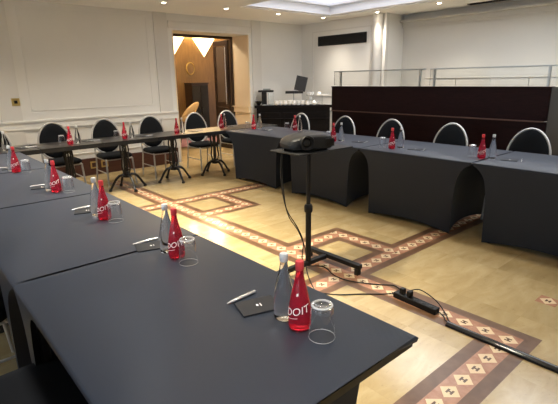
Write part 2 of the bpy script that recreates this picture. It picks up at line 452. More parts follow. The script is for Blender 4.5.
for s in (-1, 1):
    d = MB().box(min(s*.01, s*.235), max(s*.01, s*.235), -.37, -.351, .12, 1.38, bev=.004).build('door', M['black_gloss'], t)
    MB().box(s*.04-.008, s*.04+.008, -.39, -.37, .65, .8).build('handle', M['iron'], d)
MB().box(-.24, .24, -.33, -.02, 0, .08).build('plinth', M['darkwood'], t)
# open door leaf
t = thing('door_leaf', 'open dark wooden door with smoked panel at the right side of the doorway', 'door', (5.85, 8.32, 0)); t.scale = (1, .86, 1)
b = MB()
for a in ((0, .09, 0, 2.34), (.56, .65, 0, 2.34), (.09, .56, 0, .25), (.09, .56, 2.22, 2.34), (.09, .56, .92, 1.04)): b.box(-.025, .025, a[0], a[1], a[2]+.01, a[3], bev=.003)
b.build('frame', M['darkwood'], t)
MB().box(-.008, .008, .09, .56, 1.04, 2.22).build('upper_panel', M['mirror_grey'], t)
MB().box(-.012, .012, .09, .56, .25, .92).build('lower_panel', M['darkwood'], t)
b = MB(); b.tube([(-.07, .05, 1.0), (-.07, .05, 2.2)], .014, 10)
for z in (1.05, 1.6, 2.15): b.tube([(-.07, .05, z), (-.02, .05, z)], .008, 8)
o = b.build('pull_bar', M['chrome'], t, True); o['label'] = 'long bright metal pull bar'
# tan lounge chair in the corridor
t = thing('lounge_chair', 'tan upholstered lounge chair in the corridor behind the oval chair', 'chair', (5.32, 9.3, 0), math.radians(-35))
b = MB(); b.ellipsoid((0, 0, .40), (.29, .28, .075)); b.build('seat', M['tan'], t, True, 80)
b = MB(); b.ellipsoid((.03, .25, .80), (.10, .05, .31), Matrix.Rotation(math.radians(44), 4, 'Y') @ Matrix.Rotation(math.radians(-14), 4, 'X')); b.build('backrest', M['tan'], t, True, 80)
for sx in (-1, 1):
    for sy in (-1, 1): MB().tube([(sx*.2, sy*.18, .36), (sx*.24, sy*.22, 0)], .016, 8).build('leg', M['darkwood'], t, True)

# ------------------------------------------------------------------ wall fittings
t = thing('light_switch', 'small square brass light switch on the back wall pilaster', 'switch', (1.52, YB-.019, 1.25))
MB().box(-.055, .055, -.008, 0, -.055, .055, bev=.003).build('plate', M['brass'], t); MB().box(-.022, .022, -.014, -.008, -.022, .022, bev=.003).build('rocker', M['black'], t)
for i, (x, s) in enumerate(((2.53, 'left'), (2.71, 'right'))):
    t = thing('wall_socket', 'brass framed power socket on the brown skirting, %s one of the pair' % s, 'socket', (x, YB-.031, .17), 0, 'brass sockets on the skirting')
    MB().box(-.06, .06, -.008, 0, -.06, .06, bev=.003).build('plate', M['brass'], t); MB().box(-.035, .035, -.011, -.008, -.035, .035, bev=.002).build('insert', M['skirting'], t)
t = thing('air_grille', 'long black air grille high on the wall left of the column', 'vent', (XV-.001, 6.52, 2.29))
b = MB(); frame_yz(b, -.66, .66, -.1, .1, 0, .018, .02); b.build('frame', M['black'], t)
MB().box(-.006, 0, -.645, .645, -.085, .085).build('backing', M['black'], t)
b = MB()
for k in range(7): b.box(-.017, -.006, -.64, .64, -.076+k*.0245, -.07+k*.0245)
b.build('slats', M['black'], t)
t = thing('ceiling_slot', 'dark slot air diffuser in the ceiling near the recessed wall', 'vent', (7.74, 3.62, CZ))
MB().box(-.06, .06, -.36, .36, -.008, 0).build('backing', M['black'], t)
b = MB()
for k in range(3): b.box(-.05+k*.045, -.04+k*.045, -.35, .35, -.014, -.008)
b.build('slats', M['grey_plastic'], t)

# downlights
DL = None
seen = {(3.56, 6.72): 'downlight in the ceiling left of the doorway', (4.69, 6.68): 'downlight in the ceiling above the doorway',
        (5.84, 6.66): 'downlight in the ceiling above the right door pilaster', (6.93, 6.55): 'downlight in the ceiling in front of the air grille',
        (7.20, 5.44): 'downlight in the ceiling beside the round column', (7.20, 4.21): 'downlight in the ceiling beside the dark slot diffuser'}
unseen = [(2.40, 6.72), (1.25, 6.72), (.1, 6.72), (7.2, 3.0), (7.2, 1.8), (7.2, .6),
          (1.85, 5.2), (1.85, 4.0), (1.85, 2.8), (1.85, 1.6), (.55, .5), (.55, 1.8), (.55, 3.1), (.55, 4.4), (.55, 5.5), (4.5, 5.25), (4.5, 3.9), (4.5, 2.57), (4.5, 1.2)]  # unseen rows over floor and tables, added to brighten them
def spot(x, y, w, ang=105, col=(1, .90, .75), soft=.10):
    l = bpy.data.lights.new('downlight_beam', 'SPOT'); l.energy = w; l.spot_size = math.radians(ang); l.spot_blend = 1.0; l.color = col; l.shadow_soft_size = soft
    o = bpy.data.objects.new('downlight_beam', l); COL.objects.link(o); o.location = (x, y, CZ-.03)
for (x, y) in list(seen) + unseen:
    lab = seen.get((x, y), 'unseen recessed downlight put in the ceiling to light tables, floor and walls')
    if DL is None:
        DL = thing('downlight', lab, 'ceiling light', (x, y, CZ), 0, 'recessed downlights')
        b = MB(); b.lathe([(.034, -.001), (.034, -.008), (.05, -.008), (.052, -.001)], 24, cap=False); b.build('ring', M['wall_white'], DL, True)
        MB().lathe([(0, -.003), (.034, -.003), (.034, -.001), (0, -.001)], 24).build('lamp', M['lamp'], DL)
    else: dup(DL, (x, y, CZ), 0, lab)
    if x == 7.2 and y < 3.5: spot(x, y, 16)
    elif (x, y) in seen or x in (2.40, 1.25, .1) or x == 7.2: spot(x, y, 50)
    elif x == 1.85: spot(x, y, 260 if y > 2 else (70 if y > 1 else 25), 88, (1, .90, .70))
    else: spot(x, y, 115 if x < 1 else 80, 74, (1, .95, .88), .22)

# ------------------------------------------------------------------ covered banquet tables
def cover_mesh(L, W, E0, E1, side, H=.742):
    """stretch cover: straight long sides, ends pulled in between top and feet, arched hem"""
    hl, hw = L/2, W/2; b = bmesh.new(); loops = []
    zs = [H, H-.006, H-.022, H-.035, H-.05, H-.07, H-.095, H-.125, H-.16, H-.21, H-.28, .36, .26, .16, .08, .0]
    def ends(z, E):
        s = max(0, H-.02-z); return E*(1-math.exp(-s/(.075 if E < .2 else .1))) + .012*min(1, max(0, (.5-z)/.5))
    NX, NY = 30, 40
    for i, z in enumerate(zs):
        l0 = hl-ends(z, E0); l1 = hl-ends(z, E1); w = hw
        if i == 0: l0 -= .006; l1 -= .006; w -= .006
        ring = []
        def arch(t, z): return max(z, .712*(1-min(1, abs(t)/.94)**16)) if i > 0 else z
        def hem(t): return (.05*(1-t*t)*max(0, 1-z/.6)) if i > 7 else 0.
        for k in range(NY): t = -1+2*k/NY; ring.append((w, (l1 if t > 0 else l0)*t, arch(t, z) if side > 0 else z+hem(t)))
        for k in range(NX): t = -1+2*k/NX; ring.append((-w*t, l1-.085*(1-t*t)*min(1, i/6), z+hem(t)))
        for k in range(NY): t = -1+2*k/NY; ring.append((-w, -(l0 if t > 0 else l1)*t, arch(t, z) if side < 0 else z+hem(t)))
        for k in range(NX): t = -1+2*k/NX; ring.append((w*t, -l0+.085*(1-t*t)*min(1, i/6), z+hem(t)))
        loops.append([b.verts.new(p) for p in ring])
    n = len(loops[0])
    for A, B in zip(loops, loops[1:]):
        for k in range(n): b.faces.new((A[k], B[k], B[(k+1) % n], A[(k+1) % n]))
    b.faces.new(loops[0]); bmesh.ops.remove_doubles(b, verts=b.verts, dist=.0002); bmesh.ops.dissolve_degenerate(b, dist=.0002, edges=b.edges)
    m = MB(); m.bm.free(); m.bm = b; return m
def covered_table(x, y, L, W, E0, E1, side, label):
    t = thing('banquet_table', label, 'table', (x, y, 0), 0, 'tables under dark stretch covers')
    o = cover_mesh(L, W, E0, E1, side).build('stretch_cover', M['cover'], t, True, 50)
    MB().box(-W/2+.012, W/2-.012, -L/2+.012, L/2-.012, .705, .73).build('tabletop', M['table_wood'], t)
    for sx in (-1, 1):
        for sy in (-1, 1):
            px, py = sx*(W/2-.045), sy*(L/2-(E0 if sy < 0 else E1)-.062)
            lg = MB().tube([(px, py, .704), (px, py, .02)], .018, 10).build('leg', M['iron'], t, True)
            MB().lathe([(.024, 0), (.026, .02), (.02, .028)], 12, (px, py, 0)).build('foot_cap', M['rubber'], lg, True)
    return t
XL, WL = .697, .866
ys = [(.646, 1.944), (1.952, 3.273), (3.281, 4.60), (4.608, 5.925)]
nm = ['nearest dark-covered table at the front end of the left row', 'second dark-covered table from the front in the left row',
      'third dark-covered table from the front in the left row', 'farthest dark-covered table of the left row, meeting the bare wooden tables']
for (a, b_), l in zip(ys, nm): covered_table(XL, (a+b_)/2, b_-a, WL, .235 if a < 1 else (.27 if a < 2 else .14), .11 if a < 1 else .14, -1, l)
XR, WR = 4.516, .94
ys = [(4.56, 5.93), (3.245, 4.552), (1.912, 3.237), (.58, 1.904)]
nm = ['dark-covered table of the right row nearest the doorway', 'dark-covered table of the right row directly behind the projector',
      'dark-covered table in the middle of the right row, under the third red bottle', 'dark-covered table at the right edge of the photo, in the right row']
for (a, b_), l in zip(ys, nm): covered_table(XR, (a+b_)/2, b_-a, WR, .15, .15 if a < 4 else .22, 1, l)

# ------------------------------------------------------------------ bare tables on cast-iron pedestals
def bistro(label):
    t = thing('bistro_table', label, 'table', (0, 0, 0), 0, 'bare dark tables along the back wall')
    MB().box(-.377, .377, -.296, .296, .69, .742, bev=.002).build('tabletop', M['table_wood'], t)
    b = MB()
    for a in ((-.381, .381, -.30, -.2962), (-.381, .381, .2962, .30), (-.381, -.3772, -.2962, .2962), (.3772, .381, -.2962, .2962)): b.box(*a, .688, .7415)
    b.build('edge_band', M['black'], t)
    b = MB(); b.box(-.16, .16, -.05, .05, .675, .69); b.box(-.05, .05, -.16, .16, .675, .689)
    b.lathe([(.03, .17), (.06, .18), (.065, .2), (.05, .22), (.035, .235), (.03, .26)], 16)
    b.lathe([(.03, .62), (.05, .65), (.07, .675)], 16); b.tube([(0, 0, .2), (0, 0, .68)], .012, 8)
    b.build('collar', M['iron'], t, True)
    for k in range(4):
        a = PI/4+k*PI/2; c, s = math.cos(a), math.sin(a)
        pr = [(.035, .22), (.05, .27), (.062, .33), (.052, .40), (.045, .46), (.052, .52), (.062, .58), (.055, .64), (.05, .677)]
        MB().tube([(r*c, r*s, z) for r, z in pr], .0115, 8).build('column_rod', M['iron'], t, True)
    for k in range(4):
        a = k*PI/2; c, s = math.cos(a), math.sin(a)
        pr = [(.03, .20), (.07, .215), (.115, .205), (.16, .17), (.20, .115), (.232, .06), (.255, .03), (.272, .022)]
        lg = MB().tube([(r*c, r*s, z) for r, z in pr], [.018, .019, .019, .018, .017, .016, .016, .013], 8).build('leg', M['iron'], t, True)
        MB().lathe([(.022, 0), (.026, .008), (.022, .03), (.012, .036)], 12, (.262*c, .262*s, 0)).build('foot', M['iron'], lg, True)
    return t
BX = [.98, 1.75, 2.515, 3.28, 4.045, 4.81]
BL = ['bare dark table at the far left, half behind the covered left row', 'bare dark table second from the left along the back wall',
      'bare dark table third from the left along the back wall', 'bare dark table third from the right along the back wall, left of the doorway',
      'bare dark table before the doorway, reflecting warm light', 'bare dark table in the corner behind the covered right row']
bt = bistro(BL[0])
for i, x in enumerate(BX):
    o = bt if i == 0 else copy_tree(bt); o.location = (x, 6.27, 0); o['label'] = BL[i]

# ------------------------------------------------------------------ chairs (front = -y)
def chair():
    t = thing('banquet_chair', '', 'chair', (0, 0, 0), 0, 'oval-backed charcoal chairs with silver frames')
    b = MB(); n = 24
    # seat: rounded-square cushion
    b2 = bmesh.new(); loops = []
    for z, s in ((.405, .93), (.412, .985), (.432, 1.), (.45, .985), (.462, .92), (.468, .7), (.47, .35)):
        ring = []
        for k in range(28):
            a = 2*PI*k/28; c, d = math.cos(a), math.sin(a); q = (abs(c)**7+abs(d)**7)**(-1/7)
            ring.append(b2.verts.new((.222*c*q*s*(1-.03*(d*q)), .215*d*q*s, z)))
        loops.append(ring)
    for A, B in zip(loops, loops[1:]):
        for k in range(28): b2.faces.new((A[k], A[(k+1) % 28], B[(k+1) % 28], B[k]))
    b2.faces.new(loops[0][::-1]); b2.faces.new(loops[-1]); b.add(b2)
    b.build('seat', M['seat'], t, True, 60)
    tilt = math.radians(-10); mx = Matrix.Translation((0, .235, .703)) @ Matrix.Rotation(tilt, 4, 'X')
    def oval(k, N, sx, sz):
        a = 2*PI*k/N; c, d = math.cos(a), math.sin(a); return Vector((sx*c*(1-.10*d), 0, sz*d))
    b = MB(); N = 36; b2 = bmesh.new(); L = []
    for y, s in ((-.022, .0), (-.024, .55), (-.02, .86), (-.01, .97), (.0, 1.), (.01, .97), (.016, .86), (.018, .0)):
        if s == 0: L.append([b2.verts.new((0, y, 0))])
        else: L.append([b2.verts.new(oval(k, N, .209*s, .253*s)+Vector((0, y, 0))) for k in range(N)])
    for A, B in zip(L, L[1:]):
        for k in range(N):
            j = (k+1) % N
            if len(A) == 1: b2.faces.new((A[0], B[j], B[k]))
            elif len(B) == 1: b2.faces.new((A[k], A[j], B[0]))
            else: b2.faces.new((A[k], A[j], B[j], B[k]))
    bmesh.ops.transform(b2, matrix=mx, verts=b2.verts); b.add(b2); b.build('backrest', M['seat'], t, True, 60)
    MB().tube([mx @ oval(k, N, .218, .262) for k in range(N)], .013, 10, True).build('back_frame', M['silver'], t, True)
    for s in (-1, 1):
        MB().tube([(s*.19, -.17, .408), (s*.20, -.20, .39), (s*.215, -.235, 0)], [.013, .013, .012], 10).build('leg', M['silver'], t, True)
        MB().tube([mx @ Vector((s*.20, .0, -.10)), (s*.20, .215, .47), (s*.20, .20, .41), (s*.21, .255, .0)], .012, 10).build('leg', M['silver'], t, True)
        MB().tube([(s*.195, -.2, .394), (s*.2, .2, .394)], .009, 8).build('side_rail', M['silver'], t, True)
        MB().tube([(s*.2055, -.216, .2), (s*.2055, .226, .2)], .008, 8).build('stretcher', M['silver'], t, True)
    MB().tube([(-.2, -.205, .395), (.2, -.205, .395)], .009, 8).build('front_rail', M['silver'], t, True)
    MB().tube([(-.2, .2, .395), (.2, .2, .395)], .009, 8).build('rear_rail', M['silver'], t, True)
    return t
CH = []
bl = ['oval-backed charcoal chair at the far left of the back wall, cut by the photo edge', 'oval-backed charcoal chair against the back wall, second from the left',
      'oval-backed charcoal chair against the back wall, third from the left', 'oval-backed charcoal chair nearest the door jamb along the back wall',
      'oval-backed charcoal chair standing in front of the open doorway', 'oval-backed charcoal chair in the corner between doorway and buffet counter']
for x, l in zip([1.03, 1.81, 2.56, 3.32, 4.17, 4.86], bl): CH.append((x, 6.80, 0, l))
rl = ['oval-backed charcoal chair of the right row beside the buffet counter', 'oval-backed charcoal chair before the left end of the mahogany partition',
      'oval-backed charcoal chair third from the right in front of the partition', 'oval-backed charcoal chair second from the right in front of the partition',
      'oval-backed charcoal chair at the right end of the mahogany partition']
for y, l in zip([5.42, 4.47, 3.63, 2.75, 1.845], rl): CH.append((4.96, y, -PI/2, l))
CH.append((.18, 1.585, PI/2, 'charcoal chair at lower left, its seat tucked under the nearest table'))
CH.append((.085, 2.56, PI/2, 'charcoal chair at the left edge with its silver front leg showing'))
proto = chair()
for i, (x, y, r, l) in enumerate(CH):
    o = proto if i == 0 else copy_tree(proto); o.location = (x, y, 0); o.rotation_euler = (0, 0, r); o['label'] = l

# ------------------------------------------------------------------ bottles, tumblers, pads, pens
RP = [(0, .004), (.026, .002), (.035, .006), (.0375, .015), (.0372, .05), (.034, .085), (.028, .12), (.0205, .15), (.0150, .175), (.0122, .195), (.0122, .214), (0, .214)]
CP = [(0, .004), (.025, .002), (.034, .006), (.0365, .015), (.0362, .06), (.033, .095), (.027, .13), (.0185, .165), (.0142, .185), (.0122, .2), (.0122, .216), (0, .216)]
def prof_r(z, prof):
    for (r0, z0), (r1, z1) in zip(prof[2:], prof[3:]):
        if z0 <= z <= z1: return r0+(r1-r0)*(z-z0)/(z1-z0)
    return .03
def text_mesh(s, size, cx, cz, prof, slope=0, off=.0010):
    cu = bpy.data.curves.new('lettering', 'FONT'); cu.body = s; cu.size = size; cu.align_x = 'CENTER'; cu.resolution_u = 3
    o = bpy.data.objects.new('lettering', cu); COL.objects.link(o)
    dg = bpy.context.evaluated_depsgraph_get(); dg.update()
    me = bpy.data.meshes.new_from_object(o.evaluated_get(dg)); bpy.data.objects.remove(o); bpy.data.curves.remove(cu)
    b = bmesh.new(); b.from_mesh(me); bpy.data.meshes.remove(me)
    bmesh.ops.triangulate(b, faces=b.faces)
    lo = min(v.co.x for v in b.verts); hi = max(v.co.x for v in b.verts)
    k = lo
    while k < hi:
        bmesh.ops.bisect_plane(b, geom=b.verts[:]+b.edges[:]+b.faces[:], plane_co=(k, 0, 0), plane_no=(1, 0, 0)); k += .006
    for v in b.verts:
        x, y = v.co.x, v.co.y; z = cz+y+slope*x; r = prof_r(z, prof)+off; a = -PI/2+(x+cx)/prof_r(cz, prof)
        v.co = (r*math.cos(a), r*math.sin(a), z)
    return b
def patch(hw, hh, cx, cz):
    b = bmesh.new(); V = []
    for k in range(7):
        x = cx-hw+2*hw*k/6
        V.append([b.verts.new(((prof_r(z, RP)+.001)*math.cos(-PI/2+x/.034), (prof_r(z, RP)+.001)*math.sin(-PI/2+x/.034), z)) for z in (cz-hh+.26*(x-cx), cz+hh+.26*(x-cx))])
    for A, B in zip(V, V[1:]): b.faces.new((A[0], B[0], B[1], A[1]))
    return b
def red_bottle():
    t = thing('red_water_bottle', '', 'bottle', (0, 0, 0), 0, 'red glass water bottles')
    MB().lathe(RP, 28).build('glass_body', M['red_glass'], t, True, 60)
    MB().lathe([(.0134, .204), (.0138, .206), (.0138, .228), (.0125, .233), (0, .233)], 18).build('cap', M['red_cap'], t, True)
    b = MB(); b.add(text_mesh('BADOIT', .036, .0, .056, RP, .26)); 
    o = b.build('lettering', M['ink'], t); o['label'] = 'white lettering round the bottle'
    b = MB(); b.add(patch(.004, .004, .02, .128)); b.build('emblem', M['ink'], t)
    b = MB(); b.add(patch(.022, .0008, .0, .046)); b.build('printed_line', M['ink'], t)
    return t
def clear_bottle():
    t = thing('clear_water_bottle', '', 'bottle', (0, 0, 0), 0, 'clear glass water bottles')
    MB().lathe(CP, 28).build('glass_body', M['glass'], t, True, 60)
    MB().lathe([(.0134, .208), (.014, .21), (.014, .230), (.0125, .235), (0, .236)], 18).build('cap', M['cap'], t, True)
    return t
def tumbler():
    t = thing('tumbler', '', 'glass', (0, 0, 0), 0, 'upturned clear tumblers')
    MB().lathe([(.0405, 0), (.0425, .001), (.041, .03), (.037, .085), (.0345, .103), (.031, .109)], 28, cap=False).build('wall', M['tumbler'], t, True, 60)
    MB().lathe([(0, .098), (.031, .098), (.0345, .103), (.0345, .109), (.030, .115), (.023, .113), (.019, .109), (0, .1085)], 28).build('thick_base', M['tumbler'], t, True, 60)
    MB().tube([(.0305*math.cos(2*PI*k/28), .0305*math.sin(2*PI*k/28), .1105) for k in range(28)], .0036, 8, True).build('base_rim', M['rim_highlight'], t, True)
    MB().tube([(.0412*math.cos(2*PI*k/28), .0412*math.sin(2*PI*k/28), .0012) for k in range(28)], .0011, 6, True).build('mouth_rim', M['rim_highlight'], t, True)
    return t
def notepad():
    t = thing('notepad', '', 'notepad', (0, 0, 0), 0, 'dark notepads')
    MB().box(-.052, .052, -.072, .072, 0, .006, bev=.0012).build('pad', M['paper_dark'], t)
    b = MB(); b.box(-.010, .010, -.012, -.009, .0061, .0066); b.ellipsoid((.001, .002, .0062), (.0075, .0045, .0005))
    o = b.build('emblem', M['ink'], t); o['label'] = 'small white emblem'
    return t
def pen():
    t = thing('pen', '', 'pen', (0, 0, 0), 0, 'silver pens')
    mx = Matrix.Translation((0, 0, .0062)) @ Matrix.Rotation(PI/2, 4, 'Y')
    MB().lathe([(0, -.07), (.0014, -.069), (.0052, -.05), (.006, -.045), (.006, .06), (.005, .066), (0, .067)], 12, mx=mx).build('barrel', M['pen'], t, True)
    MB().box(.02, .062, -.0012, .0012, .0102, .0115).build('clip', M['chrome'], t)
    return t
PRO = {}
MAKE = dict(red=red_bottle, clear=clear_bottle, glass=tumbler, pad=notepad, pen=pen)
DESC = dict(red='red lettered glass bottle', clear='clear glass water bottle', glass='upturned clear tumbler', pad='dark notepad', pen='silver pen')
TZ = .7425
def put(kind, x, y, rz, where):
    if kind not in PRO: PRO[kind] = MAKE[kind](); o = PRO[kind]
    else: o = copy_tree(PRO[kind])
    o.location = (x, y, TZ); o.rotation_euler = (0, 0, rz); o['label'] = DESC[kind]+', '+where
def cam_rz(x, y, extra=0): return math.atan2(-y, -x)+PI/2+extra      # lettering (at local -y) turned towards the room's near end
# left row: (y of red bottle), extras
LW = ['front place of the left row', 'second place from the front, left row', 'third place from the front, left row', 'fourth place from the front, left row', 'fifth and farthest place of the left row']
LS = [(.893, .935, .895, 1.012, .905, .848, (.878, 1.135, -.30), (.872, 1.222, .06)),
      (.893, 1.745, .895, 1.835, .90, 1.655, (.868, 1.955, -.30), (.875, 2.032, .02)),
      (.870, 2.565, .865, 2.67, .905, 2.49, (.85, 2.815, -.35), (.85, 2.895, .03)),
      (.862, 3.50, .845, 3.59, .93, 3.44, (.82, 3.73, -.35), (.82, 3.805, .05)),
      (.815, 4.56, .80, 4.66, .88, 4.49, (.82, 4.79, -.35), (.77, 4.87, .05))]
for w, s in zip(LW, LS):
    put('red', s[0], s[1], cam_rz(s[0], s[1], -.85), w); put('clear', s[2], s[3], 0, w); put('glass', s[4], s[5], .3, w)
    put('pad', s[6][0], s[6][1], PI/2+s[6][2], w); put('pen', s[7][0], s[7][1], s[7][2], w)
BW = ['leftmost place on the bare tables', 'second place from the left on the bare tables', 'third place from the left on the bare tables', 'fourth place on the bare tables, by the door jamb', 'corner place on the bare tables before the doorway']
BS = [(.93, 6.16, 1.02, 6.12, None, (1.22, 6.27)), (1.765, 6.15, 1.86, 6.14, (1.70, 6.28), (2.03, 6.30)), (2.50, 6.16, 2.59, 6.13, (2.43, 6.27), (2.80, 6.27)),
      (3.31, 6.15, 3.42, 6.18, None, (3.66, 6.27)), (4.20, 6.26, 4.31, 6.33, None, (4.43, 6.40))]
for w, s in zip(BW, BS):
    put('red', s[0], s[1], cam_rz(s[0], s[1]), w); put('clear', s[2], s[3], 0, w)
    if s[4]: put('glass', s[4][0], s[4][1], 0, w)
    put('pad', s[5][0], s[5][1], .2, w); put('pen', s[5][0]+.10, s[5][1]-.03, .15, w)
RW = ['corner place of the right row nearest the doorway', 'second place from the doorway, right row', 'place right of the projector, right row', 'second place from the right, right row', 'rightmost place of the right row']
RS = [(4.47, 5.74, 4.62, 5.77, (4.42, 5.84), (4.52, 5.50)), (4.80, 5.12, 4.82, 5.03, (4.74, 5.24), (4.72, 4.85)), (4.26, 3.83, 4.34, 3.77, (4.30, 3.95), (4.43, 3.56)),
      (4.25, 2.94, 4.36, 2.90, (4.27, 3.08), (4.38, 2.72)), (4.33, 1.955, 4.38, 1.875, (4.38, 2.075), (4.41, 1.72))]
for w, s in zip(RW, RS):
    put('red', s[0], s[1], cam_rz(s[0], s[1]), w); put('clear', s[2], s[3], 0, w); put('glass', s[4][0], s[4][1], 0, w)
    put('pad', s[5][0], s[5][1], .25, w); put('pen', s[5][0]+.01, s[5][1]-.105, .32, w)

# ------------------------------------------------------------------ projector on its stand
PX, PY = 2.40, 2.41
t = thing('projector_stand', 'black pole stand with T-shaped foot holding the projector', 'stand', (PX, PY, 0))
MB().tube([(0, 0, .05), (0, 0, .99)], .017, 14).build('pole', M['black'], t, True)
b = MB(); b.tube([(0, 0, .05), (0, 0, .52)], .023, 14); b.build('outer_sleeve', M['black'], t, True)
MB().lathe([(.03, .50), (.034, .51), (.034, .55), (.026, .565)], 14).build('clamp_collar', M['black'], t, True)
MB().box(.20, .25, -.36, .235, .055, .09, bev=.004).build('foot_bar', M['black'], t)
MB().box(-.40, .20, -.022, .022, .05, .085, bev=.004).build('cross_bar', M['black'], t)
for y in (-.35, .19): MB().box(.203, .247, y-.0, y+.035, 0, .055, bev=.003).build('foot', M['rubber'], t)
MB().box(-.40, -.36, -.02, .02, 0, .05, bev=.003).build('foot', M['rubber'], t)
MB().box(-.23, .36, -.14, .19, .99, 1.0, bev=.003).build('tray', M['black'], t)
MB().box(-.09, .09, -.07, .07, .975, .99).build('tray_bracket', M['black'], t)
pr = thing('projector', 'dark grey projector with round front lens on the pole stand', 'projector', (PX-.01, PY+.02, 1.001), math.radians(-20))
b = MB(); b2 = bmesh.new(); N = 36; loops = []
def sq(a, e=5.): c, d = math.cos(a), math.sin(a); q = (abs(c)**e+abs(d)**e)**(-1/e); return c*q, d*q
for z, s in ((.015, .93), (.022, .985), (.05, 1.), (.085, .985), (.105, .95), (.116, .84), (.119, .5)):
    ring = []
    for k in range(N):
        c, d = sq(2*PI*k/N); x = c*.185*s; zz = z-(.040*max(0, (-x-.03)/.155)**1.5 if z > .06 else 0)
        ring.append(b2.verts.new((x, d*.135*s-.012*(1-c*c)*(d < 0), zz)))
    loops.append(ring)
for A, B in zip(loops, loops[1:]):
    for k in range(N): b2.faces.new((A[k], A[(k+1) % N], B[(k+1) % N], B[k]))
b2.faces.new(loops[0][::-1]); b2.faces.new(loops[-1]); b.add(b2); b.build('body', M['grey_plastic'], pr, True, 35)
mxl = Matrix.Translation((-.055, -.142, .068)) @ Matrix.Rotation(PI/2, 4, 'X')
ln = MB().lathe([(.054, -.02), (.056, .014), (.052, .022), (.044, .02), (.040, .004), (.036, -.004), (0, -.005)], 28, mx=mxl).build('lens_ring', M['black'], pr, True, 40)
MB().lathe([(.036, -.004), (.03, .006), (.016, .011), (0, .012)], 24, mx=mxl).build('lens', M['black_gloss'], ln, True, 60)
b = MB()
for k in range(9): b.box(.098+k*.008, .102+k*.008, -.149, -.135, .035, .09)
b.build('vent_slats', M['black'], pr)
for sx in (-.13, .13):
    for sy in (-.08, .08): MB().lathe([(.012, 0), (.012, .018)], 10, (sx, sy, 0)).build('foot', M['rubber'], pr)
# cables
def smooth_path(pts, n=8):
    P = [Vector(p) for p in pts]; out = []
    for i in range(len(P)-1):
        p0, p1, p2, p3 = P[max(i-1, 0)], P[i], P[i+1], P[min(i+2, len(P)-1)]
        for k in range(n):
            u = k/n; out.append(.5*((2*p1)+(-p0+p2)*u+(2*p0-5*p1+4*p2-p3)*u*u+(-p0+3*p1-3*p2+p3)*u**3))
    return out+[P[-1]]
def cable(name, label, pts, r=.0042):
    o = MB().tube(smooth_path(pts), r, 8).build(name, M['rubber'], None, True); tag(o, label, 'cable')
cable('projector_cable', 'black cable looping down left of the stand pole to the floor',
      [(2.27, 2.50, 1.04), (2.20, 2.50, .96), (2.19, 2.49, .75), (2.22, 2.47, .55), (2.31, 2.44, .38), (2.365, 2.435, .25), (2.37, 2.45, .1), (2.42, 2.46, .02), (2.53, 2.36, .006), (2.47, 2.18, .006), (2.48, 2.04, .006), (2.58, 1.86, .006), (2.66, 1.76, .006), (2.615, 1.66, .015), (2.56, 1.615, .035)])
cable('signal_cable', 'second black cable hanging beside the stand pole, crossing the floor nearer the table',
      [(2.30, 2.52, 1.04), (2.23, 2.52, .95), (2.225, 2.51, .72), (2.25, 2.49, .5), (2.33, 2.45, .34), (2.355, 2.40, .2), (2.33, 2.36, .05), (2.24, 2.22, .006), (2.17, 2.08, .006), (2.24, 1.95, .006), (2.37, 1.84, .006), (2.48, 1.74, .006), (2.535, 1.66, .02), (2.545, 1.60, .035)])
t = thing('power_strip', 'black multi-socket power strip lying on the patterned floor band', 'power strip', (2.53, 1.49, 0), math.radians(-3))
MB().box(-.03, .03, -.17, .17, 0, .042, bev=.006).build('housing', M['black'], t)
for k in range(5):
    MB().lathe([(.019, .0421), (.019, .044), (.016, .044), (.014, .0425)], 16, (0, -.125+k*.058, 0)).build('socket', M['grey_plastic'], t)
for y in (.11, .05):
    MB().box(-.02, .02, y-.016, y+.016, .0445, .085, bev=.006).build('plug', M['black'], t)
cable('supply_cable', 'black lead running from the power strip into the floor cable cover',
      [(2.525, 1.32, .022), (2.51, 1.27, .012), (2.47, 1.235, .014), (2.452, 1.19, .016)])
cable('strip_lead', 'thin black lead arching over the power strip to the cable cover',
      [(2.56, 1.56, .07), (2.60, 1.50, .085), (2.60, 1.38, .05), (2.55, 1.28, .014), (2.49, 1.225, .012), (2.456, 1.185, .018)], .004)
b = MB(); L0, L1 = -.9, 1.21; prf = [(.027*math.cos(PI*k/12), .024*math.sin(PI*k/12)) for k in range(13)]
prf2 = [(.022*math.cos(PI-PI*k/12), .012+.018*math.sin(PI-PI*k/12)*.9) for k in range(13)]
b2 = bmesh.new(); R = []
for y in (L0, L1): R.append([b2.verts.new((2.45+u, y, v)) for u, v in prf+[(-.022, .004), (.022, .004)]])
n = len(R[0])
for k in range(n): b2.faces.new((R[0][k], R[0][(k+1) % n], R[1][(k+1) % n], R[1][k]))
b2.faces.new(R[0]); b2.faces.new(R[1][::-1]); b.add(b2)
o = b.build('cable_cover', M['cover_plastic'], None, True, 50); tag(o, 'shiny black half-round cable cover across the patterned floor', 'cable cover')

